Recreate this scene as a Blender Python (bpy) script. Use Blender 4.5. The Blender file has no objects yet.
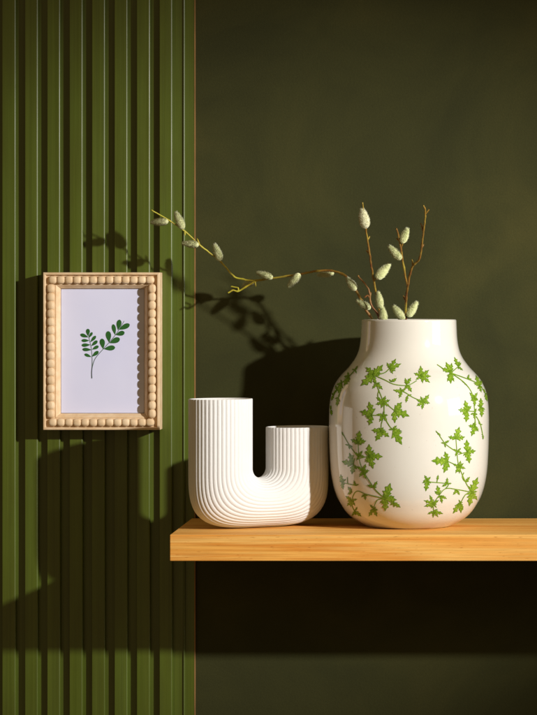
import bpy, bmesh, math, random
from mathutils import Vector, Matrix, noise
R = math.radians
C = bpy.context.scene.collection
SC = bpy.context.scene

# ------------------------------------------------------------------ camera
CAMZ = 1.5
FPX = 2704.0
VX, VY = 480.0, 300.0          # vanishing point of depth lines in the 537x715 frame
cd = bpy.data.cameras.new('camera')
cam = bpy.data.objects.new('camera', cd); C.objects.link(cam)
cam.location = (0, -3.5, CAMZ); cam.rotation_euler = (R(90), 0, 0)
cd.sensor_fit = 'HORIZONTAL'; cd.sensor_width = 36.0
cd.lens = 36.0 * FPX / 537.0
cd.shift_x = (268.5 - VX) / 537.0
cd.shift_y = (VY - 357.5) / 537.0
cd.clip_end = 50
SC.camera = cam

def P(px, py, y):
    """photo pixel + depth -> world point"""
    d = 3.5 + y
    return Vector(((px - VX) * d / FPX, y, CAMZ + (VY - py) * d / FPX))

# ------------------------------------------------------------------ light
w = bpy.data.worlds.new('World'); SC.world = w; w.use_nodes = True
bg = w.node_tree.nodes['Background']
nt = w.node_tree                                       # warm dim studio: a little brighter overhead
tc = nt.nodes.new('ShaderNodeTexCoord'); sx = nt.nodes.new('ShaderNodeSeparateXYZ'); mr = nt.nodes.new('ShaderNodeMapRange')
nt.links.new(tc.outputs['Generated'], sx.inputs[0]); nt.links.new(sx.outputs[2], mr.inputs[0])
mr.inputs[1].default_value = -1; mr.inputs[2].default_value = 1; mr.inputs[3].default_value = 0.09; mr.inputs[4].default_value = 0.26
bg.inputs[0].default_value = (1.0, 0.66, 0.30, 1); nt.links.new(mr.outputs[0], bg.inputs[1])

def lamp(name, typ, loc, target, energy, color):
    l = bpy.data.lights.new(name, typ); l.energy = energy; l.color = color
    o = bpy.data.objects.new(name, l); C.objects.link(o); o.location = loc
    o.rotation_euler = (Vector(target) - Vector(loc)).to_track_quat('-Z', 'Y').to_euler()
    return l
KEY = Vector((1.707, -1.88, CAMZ + 0.655))
k = lamp('key_lamp', 'SPOT', KEY, P(238, 398, 0), 408, (1.0, 0.955, 0.89))
k.spot_size = R(24.4); k.spot_blend = 1.0; k.shadow_soft_size = 0.040
f = lamp('side_softbox', 'AREA', (2.02, -0.90, CAMZ + 0.20), (-0.09, -0.12, CAMZ - 0.12), 9, (1.0, 0.97, 0.93))
f.shape = 'RECTANGLE'; f.size = 0.85; f.size_y = 0.62
SC.view_settings.view_transform = 'Standard'; SC.view_settings.look = 'None'
SC.view_settings.exposure = 0; SC.view_settings.gamma = 1
SC.cycles.max_bounces = 8

# ------------------------------------------------------------------ helpers
def tag(o, label=None, cat=None, group=None, kind=None):
    if label: o['label'] = label
    if cat: o['category'] = cat
    if group: o['group'] = group
    if kind: o['kind'] = kind
    return o
def empty(name, loc=(0, 0, 0)):
    o = bpy.data.objects.new(name, None); C.objects.link(o); o.location = loc
    o.empty_display_size = 0.02
    return o
def obj(name, bm, mats, parent=None, smooth=False):
    me = bpy.data.meshes.new(name)
    bmesh.ops.recalc_face_normals(bm, faces=bm.faces) if smooth != 'keep' else None
    bm.to_mesh(me); bm.free()
    for m in (mats if isinstance(mats, (list, tuple)) else [mats]): me.materials.append(m)
    if smooth:
        for p in me.polygons: p.use_smooth = True
    o = bpy.data.objects.new(name, me); C.objects.link(o)
    if parent:
        o.parent = parent
        o.matrix_parent_inverse = Matrix.Translation(parent.location).inverted()
    return o
def box(bm, a, b, bev=0.0, seg=2):
    r = bmesh.ops.create_cube(bm, size=1.0)
    vs = r['verts']
    for v in vs:
        v.co = Vector([a[i] if v.co[i] < 0 else b[i] for i in range(3)])
    if bev:
        es = list({e for v in vs for e in v.link_edges})
        bmesh.ops.bevel(bm, geom=es, offset=bev, segments=seg, affect='EDGES', profile=0.6)
def smooth_path(pts, n=6):
    out = []
    for i in range(len(pts) - 1):
        p0 = pts[max(i - 1, 0)]; p1 = pts[i]; p2 = pts[i + 1]; p3 = pts[min(i + 2, len(pts) - 1)]
        for j in range(n):
            t = j / n
            out.append(0.5 * ((2 * p1) + (p2 - p0) * t + (2 * p0 - 5 * p1 + 4 * p2 - p3) * t * t + (3 * p1 - p0 - 3 * p2 + p3) * t ** 3))
    out.append(pts[-1].copy())
    return out
def tube(bm, pts, rad, sides=8, cap=True, mat=0):
    rings = []; prev = None
    for i, p in enumerate(pts):
        t = (pts[min(i + 1, len(pts) - 1)] - pts[max(i - 1, 0)]).normalized()
        if prev is None:
            a = t.orthogonal().normalized()
        else:
            a = (prev - t * prev.dot(t)).normalized()
        prev = a; b = t.cross(a)
        r = rad(i / max(1, len(pts) - 1)) if callable(rad) else rad
        rings.append([bm.verts.new(p + (a * math.cos(2 * math.pi * s / sides) + b * math.sin(2 * math.pi * s / sides)) * r) for s in range(sides)])
    for i in range(len(rings) - 1):
        for s in range(sides):
            fc = bm.faces.new((rings[i][s], rings[i][(s + 1) % sides], rings[i + 1][(s + 1) % sides], rings[i + 1][s])); fc.material_index = mat
    if cap:
        bm.faces.new(rings[0][::-1]); bm.faces.new(rings[-1])

# ------------------------------------------------------------------ materials
class NT:
    def __init__(s, name, rough=0.5, spec=0.5, **kw):
        s.m = bpy.data.materials.new(name); s.m.use_nodes = True
        s.t = s.m.node_tree; s.b = s.t.nodes['Principled BSDF']
        s.b.inputs['Roughness'].default_value = rough
        s.b.inputs['Specular IOR Level'].default_value = spec
        for k_, v in kw.items(): s.b.inputs[k_.replace('_', ' ')].default_value = v
        s.tc = s.n('ShaderNodeTexCoord')
    def n(s, typ, **kw):
        o = s.t.nodes.new(typ)
        for k_, v in kw.items(): setattr(o, k_, v)
        return o
    def l(s, a, b): s.t.links.new(a, b)
    def noise(s, scale=(1, 1, 1), sc=5, detail=6, rough=0.6, dist=0.0):
        mp = s.n('ShaderNodeMapping'); mp.inputs['Scale'].default_value = scale
        s.l(s.tc.outputs['Object'], mp.inputs[0])
        nz = s.n('ShaderNodeTexNoise'); nz.inputs['Scale'].default_value = sc
        nz.inputs['Detail'].default_value = detail; nz.inputs['Roughness'].default_value = rough
        nz.inputs['Distortion'].default_value = dist
        s.l(mp.outputs[0], nz.inputs['Vector'])
        return nz.outputs['Fac']
    def ramp(s, fac, stops, interp='LINEAR'):
        r = s.n('ShaderNodeValToRGB'); r.color_ramp.interpolation = interp
        while len(r.color_ramp.elements) < len(stops): r.color_ramp.elements.new(0.5)
        for e, (p, c) in zip(r.color_ramp.elements, stops):
            e.position = p; e.color = (*c, 1) if len(c) == 3 else c
        s.l(fac, r.inputs[0]); return r.outputs[0]
    def mix(s, a, b, fac=1.0, mode='MULTIPLY'):
        x = s.n('ShaderNodeMix', data_type='RGBA', blend_type=mode)
        if isinstance(fac, float): x.inputs[0].default_value = fac
        else: s.l(fac, x.inputs[0])
        for sock, v in ((x.inputs[6], a), (x.inputs[7], b)):
            if isinstance(v, tuple): sock.default_value = (*v, 1)
            else: s.l(v, sock)
        return x.outputs[2]
    def color(s, c):
        if isinstance(c, tuple): s.b.inputs['Base Color'].default_value = (*c, 1)
        else: s.l(c, s.b.inputs['Base Color'])
        return s
    def bump(s, h, strength=0.3, dist=0.001):
        b = s.n('ShaderNodeBump'); b.inputs['Strength'].default_value = strength
        b.inputs['Distance'].default_value = dist
        s.l(h, b.inputs['Height']); s.l(b.outputs[0], s.b.inputs['Normal']); return s
    def roughness(s, c): s.l(c, s.b.inputs['Roughness']); return s

def g(v): return (v, v, v)
# dark olive matt wall
M = NT('wall_paint', 0.85, 0.25)
c1 = M.ramp(M.noise(sc=5.5, detail=5, rough=0.55, dist=0.6), [(0.30, (0.030, 0.0325, 0.0085)), (0.5, (0.041, 0.0430, 0.0108)), (0.72, (0.057, 0.0555, 0.0136))])
c2 = M.ramp(M.noise(sc=420, detail=2), [(0.3, g(0.86)), (0.7, g(1.0))])
M.color(M.mix(c1, c2)); M.bump(M.noise(sc=380, detail=3), 0.35, 0.0006)
M_wall = M.m
# olive green satin paint on slats, brushed along z
M = NT('slat_paint', 0.36, 0.75)
c1 = M.ramp(M.noise(scale=(260, 260, 2.2), sc=1, detail=5, rough=0.65), [(0.25, (0.062, 0.092, 0.0055)), (0.5, (0.078, 0.116, 0.008)), (0.78, (0.098, 0.140, 0.013))])
c2 = M.ramp(M.noise(scale=(30, 30, 7), sc=1, detail=4), [(0.3, (0.84, 0.76, 0.7)), (0.7, (1.0, 1.0, 1.0))])
M.color(M.mix(c1, c2)); M.bump(M.noise(scale=(600, 600, 5), sc=1, detail=4), 0.25, 0.0006)
M.roughness(M.ramp(M.noise(scale=(120, 120, 3), sc=1), [(0.3, g(0.34)), (0.7, g(0.44))]))
M_slat = M.m
M = NT('bare_board_edge', 0.7, 0.3)
M.color(M.ramp(M.noise(scale=(50, 50, 8), sc=3), [(0.3, (0.20, 0.11, 0.035)), (0.7, (0.36, 0.20, 0.07))]))
M_edge = M.m
# pine shelf, grain along x
M = NT('pine', 0.7, 0.12)
grain = M.noise(scale=(0.55, 14, 26), sc=3.2, detail=5, rough=0.5, dist=0.35)
c1 = M.ramp(grain, [(0.28, (0.72, 0.27, 0.042)), (0.42, (0.86, 0.42, 0.095)), (0.52, (0.92, 0.54, 0.155)), (0.60, (0.78, 0.33, 0.058)), (0.66, (0.92, 0.49, 0.115)), (0.85, (0.94, 0.62, 0.21))])
fine = M.ramp(M.noise(scale=(14, 500, 500), sc=1, detail=4, rough=0.7), [(0.3, g(0.76)), (0.62, g(1.0))])
fleck = M.ramp(M.noise(scale=(75, 700, 700), sc=1, detail=2), [(0.27, (0.55, 0.36, 0.22)), (0.36, g(1.0))])
band = M.ramp(M.noise(scale=(0.25, 3, 95), sc=1.0, detail=2), [(0.38, (0.86, 0.70, 0.48)), (0.52, g(1.0))])
M.color(M.mix(M.mix(M.mix(c1, fine), fleck, 0.9), band, 0.8)); M.bump(M.noise(scale=(10, 500, 500), sc=1, detail=4), 0.25, 0.0004)
M_pine = M.m
# pale turned wood of the frame
def framewood(name, sc):
    M = NT(name, 0.55, 0.35)
    c1 = M.ramp(M.noise(scale=sc, sc=1, detail=5, rough=0.6, dist=0.3), [(0.25, (0.70, 0.51, 0.31)), (0.5, (0.79, 0.61, 0.40)), (0.8, (0.85, 0.69, 0.48))])
    tone = M.ramp(M.noise(scale=(95, 95, 95), sc=1, detail=2), [(0.32, (0.88, 0.82, 0.74)), (0.66, g(1.0))])
    M.color(M.mix(c1, tone)); M.bump(M.noise(scale=tuple(3 * a for a in sc), sc=1), 0.3, 0.0003)
    return M.m
M_woodh = framewood('frame_wood_horizontal', (25, 300, 300))
M_woodv = framewood('frame_wood_vertical', (300, 300, 25))
M = NT('print_paper', 0.75, 0.2); 
M.color(M.ramp(M.noise(sc=14, detail=2), [(0.3, (0.67, 0.70, 0.95)), (0.7, (0.70, 0.73, 0.96))])); M.bump(M.noise(sc=18, detail=2), 0.25, 0.002)
M_paper = M.m
M = NT('printed_green', 0.7, 0.2); M.color(M.ramp(M.noise(sc=90), [(0.3, (0.020, 0.10, 0.018)), (0.7, (0.032, 0.14, 0.028))])); M_pgreen = M.m
M = NT('printed_stem', 0.7, 0.2); M.color(M.ramp(M.noise(sc=90), [(0.3, (0.10, 0.16, 0.14)), (0.7, (0.14, 0.2, 0.18))])); M_pstem = M.m
# matt bisque ceramic
M = NT('matt_ceramic', 0.62, 0.35)
M.color(M.ramp(M.noise(sc=22, detail=4), [(0.3, (0.70, 0.705, 0.705)), (0.7, (0.74, 0.745, 0.745))])); M.bump(M.noise(sc=260, detail=6, rough=0.7), 0.35, 0.0006)
M_matt = M.m
# glazed ceramic
M = NT('glazed_ceramic', 0.08, 0.6, Coat_Weight=0.5, Coat_Roughness=0.04)
c1 = M.ramp(M.noise(sc=9, detail=4), [(0.3, (0.67, 0.655, 0.59)), (0.7, (0.71, 0.695, 0.64))])
spk = M.ramp(M.noise(sc=210, detail=1), [(0.20, (0.6, 0.5, 0.38)), (0.26, g(1.0))])
M.color(M.mix(c1, spk, 0.35)); M.bump(M.noise(sc=16, detail=2), 0.12, 0.002)
M_glaze = M.m
M = NT('painted_leaf_green', 0.16, 0.5)
M.color(M.ramp(M.noise(sc=420, detail=3), [(0.32, (0.10, 0.215, 0.010)), (0.5, (0.19, 0.33, 0.022)), (0.70, (0.34, 0.46, 0.065))])); M_leaf = M.m
M = NT('painted_leaf_outline', 0.16, 0.5)
M.color(M.ramp(M.noise(sc=300, detail=2), [(0.3, (0.09, 0.19, 0.010)), (0.7, (0.17, 0.29, 0.018))])); M_leafo = M.m
# twigs & catkins
def bark(name, a, b, c, tip=None):
    M = NT(name, 0.5, 0.4)
    col = M.ramp(M.noise(sc=42, detail=4), [(0.34, a), (0.5, b), (0.66, c)])
    if tip:                                           # young bark towards the tip is yellow
        sx = M.n('ShaderNodeSeparateXYZ'); M.l(M.tc.outputs['Object'], sx.inputs[0])
        mr = M.n('ShaderNodeMapRange'); mr.inputs[1].default_value = -0.25; mr.inputs[2].default_value = -0.30
        M.l(sx.outputs[0], mr.inputs[0])
        col = M.mix(col, M.ramp(M.noise(sc=60, detail=4), [(0.35, tip[0]), (0.65, tip[1])]), mr.outputs[0], 'MIX')
    M.color(col); M.bump(M.noise(sc=900, detail=3), 0.4, 0.0004)
    return M.m
M_bark = bark('willow_bark', (0.14, 0.05, 0.014), (0.26, 0.15, 0.025), (0.36, 0.31, 0.045))
M_barky = bark('yellow_willow_bark', (0.15, 0.055, 0.015), (0.27, 0.14, 0.025), (0.36, 0.29, 0.04), ((0.33, 0.24, 0.02), (0.50, 0.48, 0.05)))
M_barkr = bark('reddish_bark', (0.10, 0.035, 0.012), (0.19, 0.075, 0.018), (0.27, 0.15, 0.03))
def fuzz(name, a, b):
    M = NT(name, 0.9, 0.1, Sheen_Weight=0.4)
    M.color(M.ramp(M.noise(sc=260, detail=4), [(0.3, a), (0.7, b)])); return M.m
M_fuzz = fuzz('catkin_fuzz', (0.46, 0.50, 0.22), (0.74, 0.76, 0.46))
M_fuzzw = fuzz('catkin_fuzz_pale', (0.56, 0.56, 0.34), (0.78, 0.77, 0.56))
M = NT('dark_inside', 0.9, 0.1); M.color(M.ramp(M.noise(sc=40), [(0.3, (0.25, 0.22, 0.18)), (0.7, (0.32, 0.29, 0.24))])); M_in = M.m

# ------------------------------------------------------------------ wall
bm = bmesh.new(); box(bm, (-2.2, 0.0, CAMZ - 1.5), (1.7, 0.05, CAMZ + 1.3))
tag(obj('wall', bm, M_wall), 'dark olive painted plain wall behind the shelf and vases', 'wall', kind='structure')

# slatted panel: one profile extruded in z
SW = 3.5 / FPX                                       # metres per photo pixel on the wall plane
yb, ys = -0.006, -0.014
def wx(px, y=0.0): return (px - VX) * (3.5 + y) / FPX
prof = [(-2.0, 0.0)]
edges = [172.5 - 22.42 * i for i in range(0, 60)]   # right edges of slat faces
prof_pts = []
for e in reversed(edges):
    l0 = wx(e - 13.2, ys); r0 = wx(e, ys)
    if l0 < -1.9: continue
    b = 0.0007; jr = random.Random(int(e * 7)); l0 += jr.uniform(-.0004, .0004); r0 += jr.uniform(-.0003, .0003); ys = -0.014 + jr.uniform(-.0003, .0003)
    prof_pts += [(l0, yb), (l0, ys + b), (l0 + b * 0.3, ys + b * 0.3), (l0 + b, ys), *[(r0 - 0.0019 + 0.0019 * math.sin(R(10 * q)), ys + 0.0019 * (1 - math.cos(R(10 * q)))) for q in range(0, 10)], (r0 + 0.0002, yb)]
ys = -0.014
# last wide strip with a small step and a thin lip
s1 = wx(184, yb - 0.001); e1 = wx(194.3, -0.004)
prof_pts += [(s1 - 0.0012, yb), *[(s1 - 0.0004 + 0.0016 * math.sin(R(10 * q)), yb - 0.0020 + 0.0016 * (1 - math.cos(R(10 * q)))) for q in range(0, 10)], (s1 + 0.0013, -0.0035), (e1, -0.0035)]
bm = bmesh.new()
zl, zh = CAMZ - 1.45, CAMZ + 1.25
full = [(-1.95, -0.0005), (-1.95, yb)] + prof_pts + [(e1, -0.0005)]
lo = [bm.verts.new((x, y, zl)) for x, y in full]; hi = [bm.verts.new((x, y, zh)) for x, y in full]
for i in range(len(full)):
    j = (i + 1) % len(full)
    bm.faces.new((lo[i], lo[j], hi[j], hi[i]))
bm.faces.new(lo[::-1]); bm.faces.new(hi)
root = empty('slatted_panel', (wx(100), 0, zl))
tag(root, 'olive green panel of upright slats covering the left of the wall', 'wall panel')
obj('slats', bm, M_slat, root)
bm = bmesh.new(); box(bm, (e1 + 0.0001, -0.0039, zl), (e1 + 0.0013, -0.0005, zh))
obj('edge_strip', bm, M_edge, root)

# ------------------------------------------------------------------ shelf
ZS = CAMZ - 0.2822
XL = wx(192.0)
bm = bmesh.new(); box(bm, (XL, -0.25, ZS - 0.0315), (0.55, -0.0045, ZS), 0.0011, 3)
tag(obj('wall_shelf', bm, M_pine), 'thick pine board shelf carrying the two vases', 'shelf')

# ------------------------------------------------------------------ picture frame
yF = -0.0455                                         # front of the border
fr = empty('picture_frame', P(100, 430, ys))
tag(fr, 'pale wooden bobbin-edged picture frame with a leaf print on the slatted panel', 'picture frame')
def F(px, py, y): return Vector(((px - VX) * (3.5 + yF) / FPX, y, CAMZ + (VY - py) * (3.5 + yF) / FPX))
x0, x1, y0, y1 = 43.0, 159.4, 272.4, 430.0
fsc = (3.5 + yF) / FPX
# cross-section: (inset px, world y)
sec = [(0, ys - 0.0003), (0, yF + 0.0008), (0.5, yF), (2.0, yF), (2.5, yF + 0.0008), (2.9, yF + 0.0042), (6.5, yF + 0.0052), (11.6, yF + 0.0054), (11.9, yF + 0.0050), (12.6, yF + 0.0050), (16.0, yF + 0.0108), (16.3, yF + 0.0145), (16.3, ys - 0.0003)]
bead = []
def moulding(side):
    bm = bmesh.new(); A = []; B = []
    gp = 0.08
    for d, y in sec:
        if side == 'top': a = F(x0 + d + gp, y0 + d, y); b = F(x1 - d - gp, y0 + d, y)
        if side == 'bottom': a = F(x0 + d + gp, y1 - d, y); b = F(x1 - d - gp, y1 - d, y)
        if side == 'left': a = F(x0 + d, y0 + d + gp, y); b = F(x0 + d, y1 - d - gp, y)
        if side == 'right': a = F(x1 - d, y0 + d + gp, y); b = F(x1 - d, y1 - d - gp, y)
        A.append(bm.verts.new(a)); B.append(bm.verts.new(b))
    n = len(sec)
    for i in range(n):
        j = (i + 1) % n
        bm.faces.new((A[i], A[j], B[j], B[i]))
    bm.faces.new(A[::-1]); bm.faces.new(B)
    for fc in bm.faces: fc.smooth = False
    off = 7.5
    cx0, cx1, cy0, cy1 = x0 + off, x1 - off, y0 + off, y1 - off
    if side in ('top', 'bottom'):
        nb = 13; cy = cy0 if side == 'top' else cy1
        pos = [(cx0 + (cx1 - cx0) * (i + 0.25) / (nb - 0.5), cy) for i in range(nb)]
        sx = (cx1 - cx0) / (nb - 0.5) * 0.55; sz = 3.9
    else:
        nb = 16; cx = cx0 if side == 'left' else cx1
        pos = [(cx, cy0 + (cy1 - cy0) * (i + 1.05) / (nb + 1.1)) for i in range(nb)]
        sz = (cy1 - cy0) / (nb + 1.1) * 0.55; sx = 3.9
    rng = random.Random(hash(len(side)) + nb)
    for (px, py) in pos:
        c = F(px, py, yF + 0.0021)
        r = bmesh.ops.create_uvsphere(bm, u_segments=28, v_segments=18, radius=1.0)
        for v in r['verts']:
            q = v.co.copy()
            # slightly squared, flattened bobbin
            e = 1.22
            q = Vector([math.copysign(abs(t) ** (1 / e), t) for t in q]) 
            L = (abs(q.x) ** 2.5 + abs(q.y) ** 2.5 + abs(q.z) ** 2.5) ** (1 / 2.5); q /= L
            v.co = c + Vector((q.x * sx * fsc, q.y * 0.0042, q.z * sz * fsc * rng.uniform(0.96, 1.03)))
        for fc in {f_ for v in r['verts'] for f_ in v.link_faces}: fc.smooth = True
    me = bpy.data.meshes.new('moulding'); bm.normal_update()
    bmesh.ops.recalc_face_normals(bm, faces=bm.faces)
    bm.to_mesh(me); bm.free(); me.materials.append(M_woodh if side in ('top', 'bottom') else M_woodv)
    o = bpy.data.objects.new('moulding', me); C.objects.link(o); o.parent = fr
    o.matrix_parent_inverse = Matrix.Translation(fr.location).inverted()
for s in ('top', 'bottom', 'left', 'right'): moulding(s)
yP = yF + 0.0135
bm = bmesh.new(); a = F(x0 + 16.6, y1 - 16.6, yP + 0.0012); b = F(x1 - 16.6, y0 + 16.6, yP)
box(bm, (a.x, min(a.y, b.y), a.z), (b.x, max(a.y, b.y), b.z))
paper = obj('print', bm, M_paper, fr)
bm = bmesh.new(); a = F(x0 + 16.6, y1 - 16.6, 0); b = F(x1 - 16.6, y0 + 16.6, 0)
box(bm, (a.x, yP + 0.0016, a.z), (b.x, yP + 0.0045, b.z))
obj('backing_board', bm, M_edge, fr)
# printed sprig
bm = bmesh.new(); LY = yP - 0.00025
def q1(x, y): return F(70 + x / 7.67, 310 + y / 7.67, LY)
def strip(bm, pts, wd, mat, ylift=0.0):
    L = []; Rr = []
    for i, p in enumerate(pts):
        t = (pts[min(i + 1, len(pts) - 1)] - pts[max(i - 1, 0)]).normalized()
        n_ = Vector((-t.z, 0, t.x)); w_ = wd * fsc / 2 * (1 - 0.4 * i / len(pts))
        off = Vector((0, ylift, 0))
        L.append(bm.verts.new(p + n_ * w_ + off)); Rr.append(bm.verts.new(p - n_ * w_ + off))
    for i in range(len(L) - 1):
        bm.faces.new((L[i], L[i + 1], Rr[i + 1], Rr[i])).material_index = mat
for st in ([(155, 527), (154, 480), (158, 430), (158, 360), (151, 290), (136, 220), (127, 165)],
           [(157, 527), (155, 480), (162, 430), (185, 370), (245, 300), (290, 250), (340, 190), (370, 145), (405, 85)]):
    strip(bm, smooth_path([q1(*p) for p in st], 5), 0.75, 1)
def pleaf(bx, by, tx, ty, w_=0.30):
    a = q1(bx, by); b = q1(tx, ty); ax = b - a; L = ax.length; u = ax / L; n_ = Vector((-u.z, 0, u.x))
    prof_ = [(0, .02), (.12, .25), (.3, .62), (.5, .92), (.68, 1.0), (.84, .85), (.95, .5), (1.0, .12)]
    lv = [bm.verts.new(a + ax * t + n_ * (hw * w_ * L / 2 * 1.25) + Vector((0, -.0001, 0))) for t, hw in prof_]
    rv = [bm.verts.new(a + ax * t - n_ * (hw * w_ * L / 2 * 1.25) + Vector((0, -.0001, 0))) for t, hw in prof_]
    for i in range(len(lv) - 1): bm.faces.new((lv[i], lv[i + 1], rv[i + 1], rv[i])).material_index = 0
for a in [(153, 362, 100, 340, .32), (157, 360, 207, 318, .34), (155, 307, 84, 303, .30), (158, 305, 208, 278, .36), (146, 268, 78, 272, .32), (152, 278, 199, 237, .34),
          (138, 236, 77, 235, .32), (145, 248, 187, 200, .30), (130, 210, 68, 188, .34), (133, 215, 160, 172, .32), (127, 200, 126, 145, .44),
          (244, 300, 233, 221, .40), (248, 300, 335, 288, .36), (290, 250, 281, 163, .38), (292, 255, 371, 220, .40), (336, 192, 320, 110, .30), (340, 192, 408, 172, .42),
          (358, 155, 370, 75, .38), (364, 152, 447, 110, .34)]: pleaf(*a)
sp = obj('printed_sprig', bm, [M_pgreen, M_pstem], None, smooth='keep')
sp.parent = paper; sp.matrix_parent_inverse = Matrix.Translation(fr.location).inverted()
sp.matrix_parent_inverse = (Matrix.Translation(fr.location) @ paper.matrix_parent_inverse).inverted()

# ------------------------------------------------------------------ glazed vase
VYC = -0.123; vs = (3.5 + VYC) / FPX; VCX = 409.0
vbase = Vector(((VCX - VX) * vs, VYC, ZS))
prof = [(527.2, 0), (527.2, 38), (526.6, 42), (524.0, 47.5), (519, 56), (513, 62.5), (506, 67.5), (497, 72.3), (485, 76), (470, 78.4), (450, 79.6), (432, 80), (417, 80), (404, 79.3), (393, 77.2),
        (386, 74.4), (380, 71), (374, 66.0), (369, 61.2), (364, 57.2), (359, 53.8), (353, 51), (346, 49.2), (338, 48.2), (330, 47.8), (323.0, 47.5)]
zb = prof[0][0]
def pz(py): return (zb - py) * vs * (ZS + 0 - ZS + 1) 
pr = [(r * vs, pz(py)) for py, r in prof]
# smooth the profile
pts = smooth_path([Vector((a, 0, b)) for a, b in pr[1:]], 4)
prs = [(0.0, 0.0)] + [(p.x, p.z) for p in pts]
zt = prs[-1][1]; rt = prs[-1][0]; th = 0.0040
rim = [(rt - 0.0000, zt + 0.0014), (rt - 0.0006, zt + 0.0026), (rt - 0.0017, zt + 0.0032), (rt - 0.0030, zt + 0.0026), (rt - th, zt + 0.0010)]
inner = [(max(r - th, 0.0), max(z, 0.005)) for r, z in reversed(prs[2:])]
allp = prs + rim + inner + [(0.0, 0.005)]
SEG = 128
bm = bmesh.new(); rings = []
for r, z in allp:
    if r < 1e-5: rings.append([bm.verts.new((vbase.x, vbase.y, vbase.z + z))])
    else: rings.append([bm.verts.new((vbase.x + r * math.cos(2 * math.pi * i / SEG), vbase.y + r * math.sin(2 * math.pi * i / SEG), vbase.z + z)) for i in range(SEG)])
for a, b in zip(rings, rings[1:]):
    for i in range(SEG):
        j = (i + 1) % SEG
        if len(a) == 1: bm.faces.new((a[0], b[i], b[j]))
        elif len(b) == 1: bm.faces.new((a[i], a[j], b[0]))
        else: bm.faces.new((a[i], a[j], b[j], b[i]))
vase = empty('glazed_vase', vbase)
tag(vase, 'large glossy cream vase painted with green leaf sprigs and holding twigs', 'vase')
obj('body', bm, M_glaze, vase, smooth=True)

def vr(z):
    for (ra, za), (rb, zb_) in zip(prs[1:], prs[2:]):
        if za <= z <= zb_: return ra + (rb - ra) * (z - za) / max(1e-9, zb_ - za)
    return prs[-1][0]
def slope(z): return (vr(z + 0.001) - vr(z - 0.001)) / 0.002
def onv(px, py, lift, turn=0.0):
    """photo pixel -> point on the vase surface (front), then turned round the axis"""
    y = VYC - 0.07
    for _ in range(6):
        p = P(px, py, y); z = p.z - ZS; r = vr(z)
        dx = max(-r * 0.9995, min(r * 0.9995, p.x - vbase.x))
        y = VYC - math.sqrt(max(r * r - dx * dx, 0))
    a = math.atan2(y - VYC, dx) + turn
    r += lift
    return Vector((vbase.x + r * math.cos(a), vbase.y + r * math.sin(a), p.z - lift * slope(z)))
LEAF = [(0, .04), (.08, .24), (.20, .62), (.28, .92), (.37, .44), (.46, .40), (.55, .72), (.63, .62), (.71, .30), (.86, .17), (1.0, .0)]
def vleaf(bm, bx, by, tx, ty, fat, turn, rng):
    dx, dy = tx - bx, ty - by; L = math.hypot(dx, dy); ux, uy = dx / L, dy / L; nx, ny = -uy, ux
    wd = L * fat * 0.345; jl = [rng.uniform(.82, 1.15) for _ in LEAF]; jr = [rng.uniform(.82, 1.15) for _ in LEAF]
    for lift, inset, mat in ((0.00022, -0.15, 1), (0.00038, 0.46, 0)):
        rows = []
        for k_, (t, h) in enumerate(LEAF):
            tt = inset / L + t * (1 - 2.2 * inset / L); c = (bx + dx * tt, by + dy * tt)
            ll = max(0.02, wd * h * jl[k_] - inset * 0.9); rr = max(0.02, wd * h * jr[k_] - inset * 0.9)
            sk = -0.10 * L * h
            fw = 0.15 * L * h if 0 < k_ < len(LEAF) - 1 else 0.0   # lobes point forward
            rows.append([bm.verts.new(onv(c[0] + nx * ll + ux * fw, c[1] + ny * ll + uy * fw, lift, turn)), bm.verts.new(onv(c[0], c[1], lift, turn)), bm.verts.new(onv(c[0] - nx * rr + ux * fw, c[1] - ny * rr + uy * fw, lift, turn))])
        for a, b in zip(rows, rows[1:]):
            for i in (0, 1): bm.faces.new((a[i], a[i + 1], b[i + 1], b[i])).material_index = mat
    rows = []
    for t in (0, .3, .6, .85):                       # midrib
        c = (bx + dx * t, by + dy * t); h = 0.16 * (1 - t)
        rows.append([bm.verts.new(onv(c[0] + nx * h, c[1] + ny * h, 0.00048, turn)), bm.verts.new(onv(c[0] - nx * h, c[1] - ny * h, 0.00048, turn))])
    for a, b in zip(rows, rows[1:]): bm.faces.new((a[0], a[1], b[1], b[0])).material_index = 1
def vstem(bm, pts, turn, wd=0.52):
    pp = smooth_path([Vector((p[0], 0, p[1])) for p in pts], 6)
    for lift, wk, mat in ((0.0003, 1.0, 1), (0.00036, 0.40, 0)):
        rows = []
        for i, p in enumerate(pp):
            t = (pp[min(i + 1, len(pp) - 1)] - pp[max(i - 1, 0)]).normalized()
            nx, ny = -t.z, t.x; h = wd * wk * (1 - 0.25 * i / len(pp))
            rows.append([bm.verts.new(onv(p.x + nx * h, p.z + ny * h, lift, turn)), bm.verts.new(onv(p.x - nx * h, p.z - ny * h, lift, turn))])
        for a, b in zip(rows, rows[1:]): bm.faces.new((a[0], a[1], b[1], b[0])).material_index = mat
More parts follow.
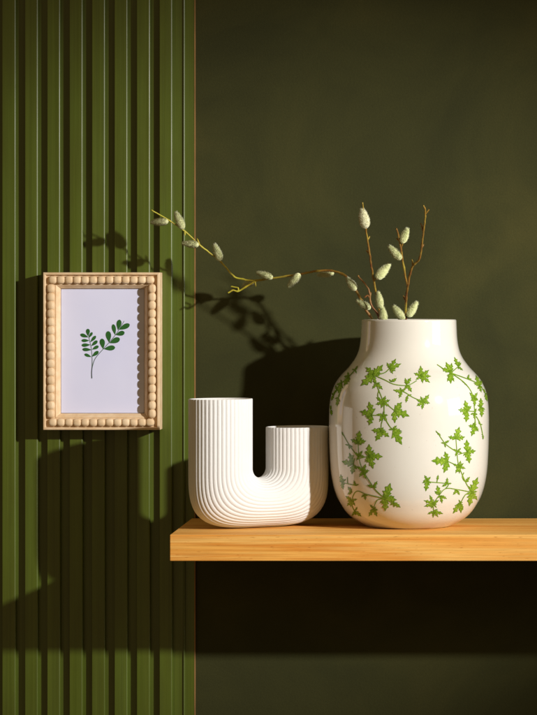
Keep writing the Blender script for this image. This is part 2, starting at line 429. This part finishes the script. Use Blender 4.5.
def sprig(name, ox, oy, s, stems, clusters, turn=0.0, seed=1):
    """clusters: (x,y,[tips...], fat)"""
    rng = random.Random(seed); bm = bmesh.new()
    T = lambda x, y: (ox + x / s, oy + y / s)
    for st in stems: vstem(bm, [T(*p) for p in st], turn)
    for cx, cy, tips, fat in clusters:
        for tx, ty in tips:
            a = T(cx, cy); b = T(tx, ty)
            vleaf(bm, a[0], a[1], b[0], b[1], fat, turn, rng)
            if math.hypot(tx - cx, ty - cy) > 38:      # small stipule beside each larger leaflet
                an = math.atan2(ty - cy, tx - cx) + rng.choice((-1, 1)) * rng.uniform(.75, 1.05); q = rng.uniform(.42, .58) * math.hypot(tx - cx, ty - cy)
                c = T(cx + q * math.cos(an), cy + q * math.sin(an)); vleaf(bm, a[0], a[1], c[0], c[1], .8, turn, rng)
    return obj('painted_sprig', bm, [M_leaf, M_leafo], vase, smooth='keep')
UC = (320, 350, 5.37,
  [[(290,135),(310,200),(330,250),(345,290)], [(290,135),(350,122),(385,85)], [(290,135),(350,162),(400,185),(470,190),(520,165)],
   [(345,280),(400,325)], [(345,280),(343,350),(330,400),(330,440)], [(345,350),(280,350),(240,340)], [(345,360),(375,410),(400,435),(430,490)],
   [(395,215),(450,225),(500,255),(560,280)], [(270,140),(245,175)], [(318,215),(312,250),(340,285)]],
  [(290,135,[(248,92),(338,80),(220,192),(255,130)],.95), (375,100,[(408,48),(436,74),(392,128)],.75), (305,180,[(282,208),(337,212)],.8),
   (385,172,[(412,152),(372,158)],.9), (342,282,[(303,255),(300,292),(352,246),(376,268),(374,302),(328,312)],.8),
   (400,325,[(440,280),(480,356),(402,392)],1.0), (340,350,[(305,345),(365,350),(360,385),(320,385),(345,325)],.85),
   (280,350,[(264,278),(216,328),(264,404)],1.0), (330,435,[(278,430),(300,488),(372,466),(340,415)],1.0),
   (392,425,[(412,406),(370,428),(440,508),(405,448)],.95), (425,480,[(412,492),(436,470)],.9),
   (465,185,[(458,152),(492,225),(488,150)],.9), (545,140,[(505,125),(540,85),(585,108),(596,142),(590,175),(552,178),(515,160),(528,110)],.75),
   (440,222,[(398,218),(425,258),(462,205)],.85), (470,245,[(462,282),(492,240)],.8), (555,280,[(520,268),(585,240),(590,285),(548,318),(520,300),(540,250)],.9)])
LL = (320, 425, 5.37,
  [[(350,395),(300,350),(265,300),(235,250),(212,190),(205,100)], [(215,178),(265,166)], [(212,180),(160,112),(122,45)], [(232,252),(180,212)],
   [(350,395),(250,372),(200,355),(176,385),(172,430),(190,470)], [(195,325),(150,316),(118,308)], [(148,315),(147,280)], [(350,395),(310,402),(290,440),(284,470)],
   [(350,395),(425,438)], [(255,285),(285,330)]],
  [(352,395,[(378,312),(350,462),(412,402),(340,370)],1.0), (395,415,[(432,442),(400,395),(378,430)],.9), (232,248,[(200,222),(246,210),(266,245),(212,278),(248,290)],.8),
   (212,165,[(185,148),(228,138),(238,168),(196,190)],.8), (265,166,[(264,103),(337,170),(286,234)],1.0), (205,95,[(213,30),(165,78),(248,86)],1.0),
   (155,110,[(136,104),(176,118),(160,130)],.9), (124,55,[(118,36),(132,60)],.8), (180,212,[(158,150),(118,195),(172,264)],1.0), (288,335,[(254,322),(308,302)],.8),
   (118,308,[(112,265),(105,300),(125,346),(140,290)],.8), (190,325,[(208,318),(182,298)],.9), (172,360,[(150,332),(148,372)],1.0), (240,372,[(222,388),(244,402),(256,380)],.9),
   (170,405,[(138,382),(146,434),(200,398),(188,432),(165,440)],.8), (188,462,[(172,488),(222,490),(200,440),(205,478)],.8), (288,448,[(268,428),(262,490),(306,490),(300,440)],.8)])
LR = (410, 425, 6.32,
  [[(390,425),(355,370),(320,290),(302,230),(290,90)], [(305,186),(360,170)], [(292,168),(225,120),(172,45)], [(302,258),(240,230)],
   [(390,425),(300,408),(225,402),(180,450),(150,495)], [(225,402),(236,372),(130,360),(105,350)], [(170,360),(176,325)], [(390,425),(350,440),(318,495)],
   [(145,500),(150,545)], [(340,300),(330,330),(350,355)]],
  [(390,425,[(428,330),(374,512),(424,474),(424,420)],.85), (310,262,[(272,248),(288,304),(338,242),(350,275),(312,306),(320,226)],.8), (300,165,[(272,152),(322,146),(328,178),(286,198)],.8),
   (290,88,[(312,12),(242,74),(347,75)],1.0), (360,170,[(358,93),(415,164),(376,242)],1.0), (220,115,[(196,112),(248,98),(224,142)],.9), (172,50,[(163,36),(194,66)],.8),
   (240,230,[(220,168),(136,226),(214,302)],1.0), (352,358,[(332,340),(378,328)],.8), (298,412,[(272,440),(312,442)],.9), (234,372,[(235,333),(262,368),(202,388)],.8),
   (110,350,[(92,318),(130,328),(84,352),(100,418),(132,368)],.9), (172,350,[(178,316)],.8), (185,440,[(172,382),(156,418)],1.0), (195,445,[(232,466),(202,494)],.8),
   (148,498,[(88,476),(90,514),(125,443),(182,474),(168,522)],.65), (150,545,[(112,562),(146,584),(208,560),(178,580)],.7), (318,492,[(308,472),(272,558),(322,555),(332,488)],.8)])
UR = (415, 350, 6.71,
  [[(240,155),(310,180),(400,215),(440,245),(470,290)], [(240,155),(330,220),(385,300),(400,420)], [(240,155),(290,112)], [(240,155),(195,130),(148,98)],
   [(395,412),(350,410)], [(400,430),(405,510)], [(410,445),(438,500),(455,580)], [(430,360),(445,400)]],
  [(235,150,[(178,122),(208,82),(246,88),(240,226)],.85), (238,165,[(216,212),(262,212)],.7), (290,112,[(264,48),(300,78),(320,137)],.7), (352,195,[(362,165),(380,196)],.8), (330,222,[(312,205),(350,240)],.6),
   (432,240,[(408,170),(452,200),(444,284),(420,262)],.8), (396,322,[(366,286),(374,342),(418,286),(422,332),(402,374)],.85), (398,425,[(372,432),(410,392),(418,432),(400,464)],.9),
   (350,410,[(335,338),(288,400),(342,484)],.95), (404,510,[(358,508),(378,578),(424,546),(400,480)],.9), (436,500,[(426,476),(452,500)],.9), (455,570,[(456,600),(446,566)],.7),
   (445,385,[(440,322),(468,400),(447,450)],.85), (470,290,[(460,262),(484,345)],.7)])
UL = (320, 350, 5.37,
  [[(200,95),(150,150),(100,195),(66,262)], [(112,215),(86,295)], [(60,300),(58,345)]],
  [(190,108,[(202,86),(172,104),(196,126)],.9), (155,145,[(132,140),(162,162),(150,118),(128,192)],.9), (118,178,[(92,188),(112,160),(98,232)],.9), (90,215,[(72,236),(84,190),(110,222)],.8),
   (100,255,[(82,262),(106,232),(92,302)],.8), (72,245,[(62,272),(66,230)],.8), (60,320,[(56,298),(64,352)],.8)])
for s_, t_, sd in ((UC, 0, 1), (LL, 0, 2), (LR, 0, 3), (UR, 0, 4), (UL, 0, 5), (UC, R(150), 6), (LL, R(165), 7), (LR, R(140), 8), (LR, R(205), 9), (UC, R(215), 10)):
    sprig('painted_sprig', *s_, turn=t_, seed=sd)

# ------------------------------------------------------------------ ribbed U vase
AL = R(30)
mu = (3.5 - 0.143) / FPX
uc = Vector(((259.2 - VX) * mu, -0.143, ZS))
U = empty('ribbed_vase', uc)
tag(U, 'matt white ribbed u-shaped vase with one leg taller than the other', 'vase')
ca, sa = math.cos(AL), math.sin(AL)
def UW(lx, v, lz): return Vector((uc.x + (lx * ca - v * sa) * mu, uc.y + (lx * sa + v * ca) * mu, uc.z + lz * mu))
HD = 73.2 / ca / 2; HA = 32.6; WD = 27.0
zc = 59.5; bot = 0.4
topL = 128.6; topR = 99.0
def section(phi, s, ins):
    """phi round the tube, s: path; returns local lx, v, lz. ins = inset of wall"""
    cph, sph = math.cos(phi), math.sin(phi)
    e = 2.0
    rr = (abs(cph) ** e + abs(sph) ** e) ** (-1 / e)
    rib = 0.0
    if ins == 0:
        K = 46
        arc = phi * K / 2
        rib = 0.74 * (abs(math.sin(arc)) ** 0.75) - 0.68
    uu = rr * cph * (HA - ins + rib); vv = rr * sph * (WD - ins + rib)
    return uu, vv
def path_point(s, uu, vv):
    # s: 0..1 down left leg, 1..2 bend, 2..3 up the right leg ; uu positive = outside of the bend
    if s <= 1: 
        z = topL + (zc - topL) * s
        fl = 1.0 + 0.0 * (1 - s)
        return (-(HD + uu * fl), vv, z)
    if s >= 2:
        z = zc + (topR - zc) * (s - 2)
        return (HD + uu, vv, z)
    a = math.pi * (s - 1)
    rad_x = HD + uu
    # vertical radius: inner 6px .. outer = zc-bot
    k_ = (uu + HA) / (2 * HA); rin = HD - HA
    rad_z = rin + (zc - bot - rin) * k_
    n_ = 2.0 + 1.7 * max(k_, 0.0) ** 1.5
    ca_, sa_ = math.cos(a), math.sin(a)
    q = (abs(ca_) ** n_ + abs(sa_) ** n_) ** (-1 / n_)
    return (-rad_x * ca_ * q, vv, zc - rad_z * sa_ * q)
NP = 46 * 10
ss = [i / 10 for i in range(10)] + [1 + i / 48 for i in range(48)] + [2 + i / 8 for i in range(9)]
bm = bmesh.new(); rings = []
for s in ss:
    ring = []
    for i in range(NP):
        uu, vv = section(2 * math.pi * i / NP, s, 0)
        ring.append(bm.verts.new(UW(*path_point(s, uu, vv))))
    rings.append(ring)
def bridge(a, b):
    for i in range(len(a)): bm.faces.new((a[i], a[(i + 1) % len(a)], b[(i + 1) % len(a)], b[i]))
for a, b in zip(rings, rings[1:]): bridge(a, b)
def lip(ring, s, sign):
    prev = ring
    for ins, dz, rf in ((0.25, 0.45, .5), (0.9, 0.8, .2), (1.9, 0.75, 0), (2.5, 0.2, 0), (2.7, -3, 0), (2.7, -45, 0)):
        nr = []
        for i in range(NP):
            phi = 2 * math.pi * i / NP
            u0, v0 = section(phi, s, 0); u1, v1 = section(phi, s, ins + 0.01)
            u_ = u0 * rf + u1 * (1 - rf); v_ = v0 * rf + v1 * (1 - rf)
            x, v, z = path_point(s, u_, v_)
            nr.append(bm.verts.new(UW(x, v, z + dz)))
        bridge(prev, nr); prev = nr
    bm.faces.new(prev)
lip(rings[0], 0, 1); lip(rings[-1], 3, 1)
obj('body', bm, M_matt, U, smooth=True)

# ------------------------------------------------------------------ willow twigs
def catkin(parent, px, py, tx, ty, y, ty_, fat=1.0, mat=None, seed=0):
    """from base pixel to tip pixel"""
    rng = random.Random(seed)
    a = P(px, py, y); b = P(tx, ty, y + ty_); ax = b - a; L = ax.length; u = ax / L
    n1 = u.orthogonal().normalized(); n2 = u.cross(n1)
    bm = bmesh.new(); rmax = L * 0.195 * fat
    def rad(t): return rmax * (math.sin(math.pi * min(1, max(0, t)) ** 0.62) ** 0.72)
    NR, NS = 16, 14; rings = []
    for i in range(NR + 1):
        t = i / NR; r = rad(t) if 0 < i < NR else rmax * 0.12
        ring = []
        for s in range(NS):
            an = 2 * math.pi * (s + 0.5 * (i % 2)) / NS
            rr = r * (1 + rng.uniform(-.04, .04))
            ring.append(bm.verts.new(a + ax * t + (n1 * math.cos(an) + n2 * math.sin(an)) * rr))
        rings.append(ring)
    for q, w_ in zip(rings, rings[1:]):
        for s in range(NS): bm.faces.new((q[s], q[(s + 1) % NS], w_[(s + 1) % NS], w_[s]))
    bm.faces.new(rings[0][::-1]); bm.faces.new(rings[-1])
    for _ in range(2000):                              # silky hairs leaning towards the tip
        t = rng.uniform(.02, .97); an = rng.uniform(0, 2 * math.pi); r = rad(t) * 0.95
        d = n1 * math.cos(an) + n2 * math.sin(an); base = a + ax * t + d * r
        hl = 0.0029 * rng.uniform(.5, 1.2); dr = (d * rng.uniform(.35, .8) + u * rng.uniform(.7, 1.4) + Vector([rng.uniform(-.35, .35) for _ in range(3)])).normalized()
        sd = dr.cross(d + Vector((.01, .02, .03))).normalized() * 0.00013
        s2 = dr.cross(sd).normalized() * 0.00013
        v = [bm.verts.new(base + sd), bm.verts.new(base - sd * .5 + s2), bm.verts.new(base - sd * .5 - s2), bm.verts.new(base + dr * hl)]
        for i_, j_ in ((0, 1), (1, 2), (2, 0)): bm.faces.new((v[i_], v[j_], v[3]))
    return obj('catkin', bm, mat or M_fuzz, parent, smooth=True)
def twig(label, mat, lines, cats, base, buds=()):
    t = empty('willow_twig', base); tag(t, label, 'twig')
    bm = bmesh.new(); rng = random.Random(len(lines) * 7 + len(cats))
    for li, (pts, r0, r1) in enumerate(lines):
        pp = smooth_path([P(*p) for p in pts], 8)
        pp = [p + Vector([noise.noise(p * 160 + Vector((9, 3, k_))) * 0.0006 for k_ in (1, 5, 9)]) for p in pp]
        ph = rng.uniform(0, 6)
        tube(bm, pp, lambda q, r0=r0, r1=r1, n=len(pp), ph=ph: (r0 + (r1 - r0) * q) * (1 + 0.28 * max(0, math.sin(q * n * 0.75 + ph)) ** 6), 9)
    for (x, y, d, tx, ty) in buds:
        a = P(x, y, d); b = P(tx, ty, d); tube(bm, [a, a.lerp(b, .35), a.lerp(b, .7), b], lambda q: 0.0011 * (1 - q) ** .6 * (0.8 + q) + 0.0001, 8)
    obj('stem', bm, mat, t, smooth=True)
    for i, c in enumerate(cats): catkin(t, *c, seed=i + 11 * len(cats))
    return t
D0 = -0.112
vb = P(400, 500, VYC)
# A : long arching twig
twig('long arching willow twig reaching left over the white vase', M_barky,
  [([(392,500,-.10),(384,400,-.085),(378,340,-.10),(372,319.9,-.108),(365.6,308.7,-.11),(357.3,292,-.11),(351.7,283.6,-.11),(346,276.5,-.108),(337.7,272,-.105),(325,270.4,-.10),(312.6,271.6,-.095),(301.4,274,-.09),(280,277.2,-.08),(254.7,280.4,-.07),
     (239.8,278.5,-.068),(232.4,275,-.068),(219,260,-.07),(199.6,245,-.078),(184.7,231,-.085),(169.8,220.7,-.09),(151.3,210,-.095)], .0019, .0008),
   ([(258,280,-.070),(247,286,-.068),(238.3,291,-.066),(233,290.2,-.066),(227.9,292.8,-.066)], .0012, .0010),
   ([(238.3,291,-.066),(237.5,287.5,-.064),(230.9,286.8,-.062)], .0010, .0008)],
  [(168.5,221.3,151,222.3,-.091,.0), (183.2,229.2,175.5,212,-.087,-.003), (199,245,182.5,243,-.082,-.004), (220.5,261,214.5,244,-.072,.0), (273,278,257,272.5,-.077,-.004,.95),
   (300,273.5,288.5,286.5,-.093,-.004), (334,273,318,275,-.092,.006,.9), (356.0,290.5,347.0,278,-.119,-.001,1.15), (370.5,309.0,357,300.5,-.119,-.003,1.0), (254,281,243,286,-.066,.012,.9)],
  vb, buds=[(199.6,245,-.078,197,238),(184.7,231,-.085,185,236),(169.8,220.7,-.09,165,218),(254.7,281,-.07,256,287)])
# B : upright twig with the pale catkin on top
twig('upright willow twig topped by a pale fluffy catkin', M_bark,
  [([(396,500,-.115),(388,400,-.12),(383,340,-.122),(380.5,319.9,-.128),(376.8,297.5,-.150),(373,276.6,-.172),(369,250,-.200),(365.8,229,-.221),(364,218,-.232),(362.6,202.6,-.246)], .0019, .0008)],
  [(365.6,228,362,208.5,-.223,-.018,1.05,M_fuzzw), (376.5,279,389.5,264,-.175,-.006,1.05), (380.5,308.5,378,292,-.148,-.012,.9), (384,323,382.2,307,-.140,-.008,1.05)],
  vb, buds=[(369.5,254,-.196,366,250),(367.5,240,-.210,370,236),(374,281,-.168,377,277)])
# D : bare reddish twig
twig('short bare reddish twig between the catkins at the vase mouth', M_barkr,
  [([(394,500,-.13),(388,400,-.125),(383,340,-.13),(378.5,317,-.13),(371,304.5,-.13),(369.8,294.7,-.13),(367,286.4,-.13),(358.7,277,-.13)], .0015, .0009),
   ([(369.8,298,-.13),(367.5,295.5,-.13),(364.5,297.2,-.13)], .0010, .0010)],
  [], vb, buds=[(369.9,297,-.13,371,292),(358.7,277,-.13,358,275)])
# C : forked twig at right
twig('forked willow twig rising at the right of the vase mouth', M_bark,
  [([(402,500,-.12),(404,400,-.12),(405,340,-.12),(405.6,319.9,-.128),(406,301.7,-.145),(407.5,287,-.16),(409.5,276.6,-.17),(413,266,-.18),(418.7,260.5,-.188),(421,251.5,-.198),(422.9,236,-.214),(424.9,220.7,-.23),(425.2,212,-.238),(423.5,205.4,-.245)], .0018, .0009),
   ([(407.2,286,-.161),(403.4,265.4,-.182),(400.6,247,-.2),(398.2,234.7,-.212),(396.4,228.5,-.218)], .0014, .0009),
   ([(425.2,214.5,-.236),(427,212,-.237),(429,209.4,-.238)], .0010, .0008),
   ([(422.9,231,-.219),(422,226,-.222),(420.5,223.5,-.224)], .0010, .0007),
   ([(400.8,249,-.198),(403,243,-.203)], .0009, .0008)],
  [(401.5,243,407.5,228.5,-.204,-.01,1.05), (401,259.5,389,246,-.19,-.01,1.0), (404,320,393.5,306,-.13,-.01,1.05), (407.5,317,417,302,-.132,-.006,1.0)],
  vb, buds=[(406,302,-.145,403,295),(413,266,-.18,412,259),(399.5,241,-.206,396,238),(421.5,248,-.202,424,244)])
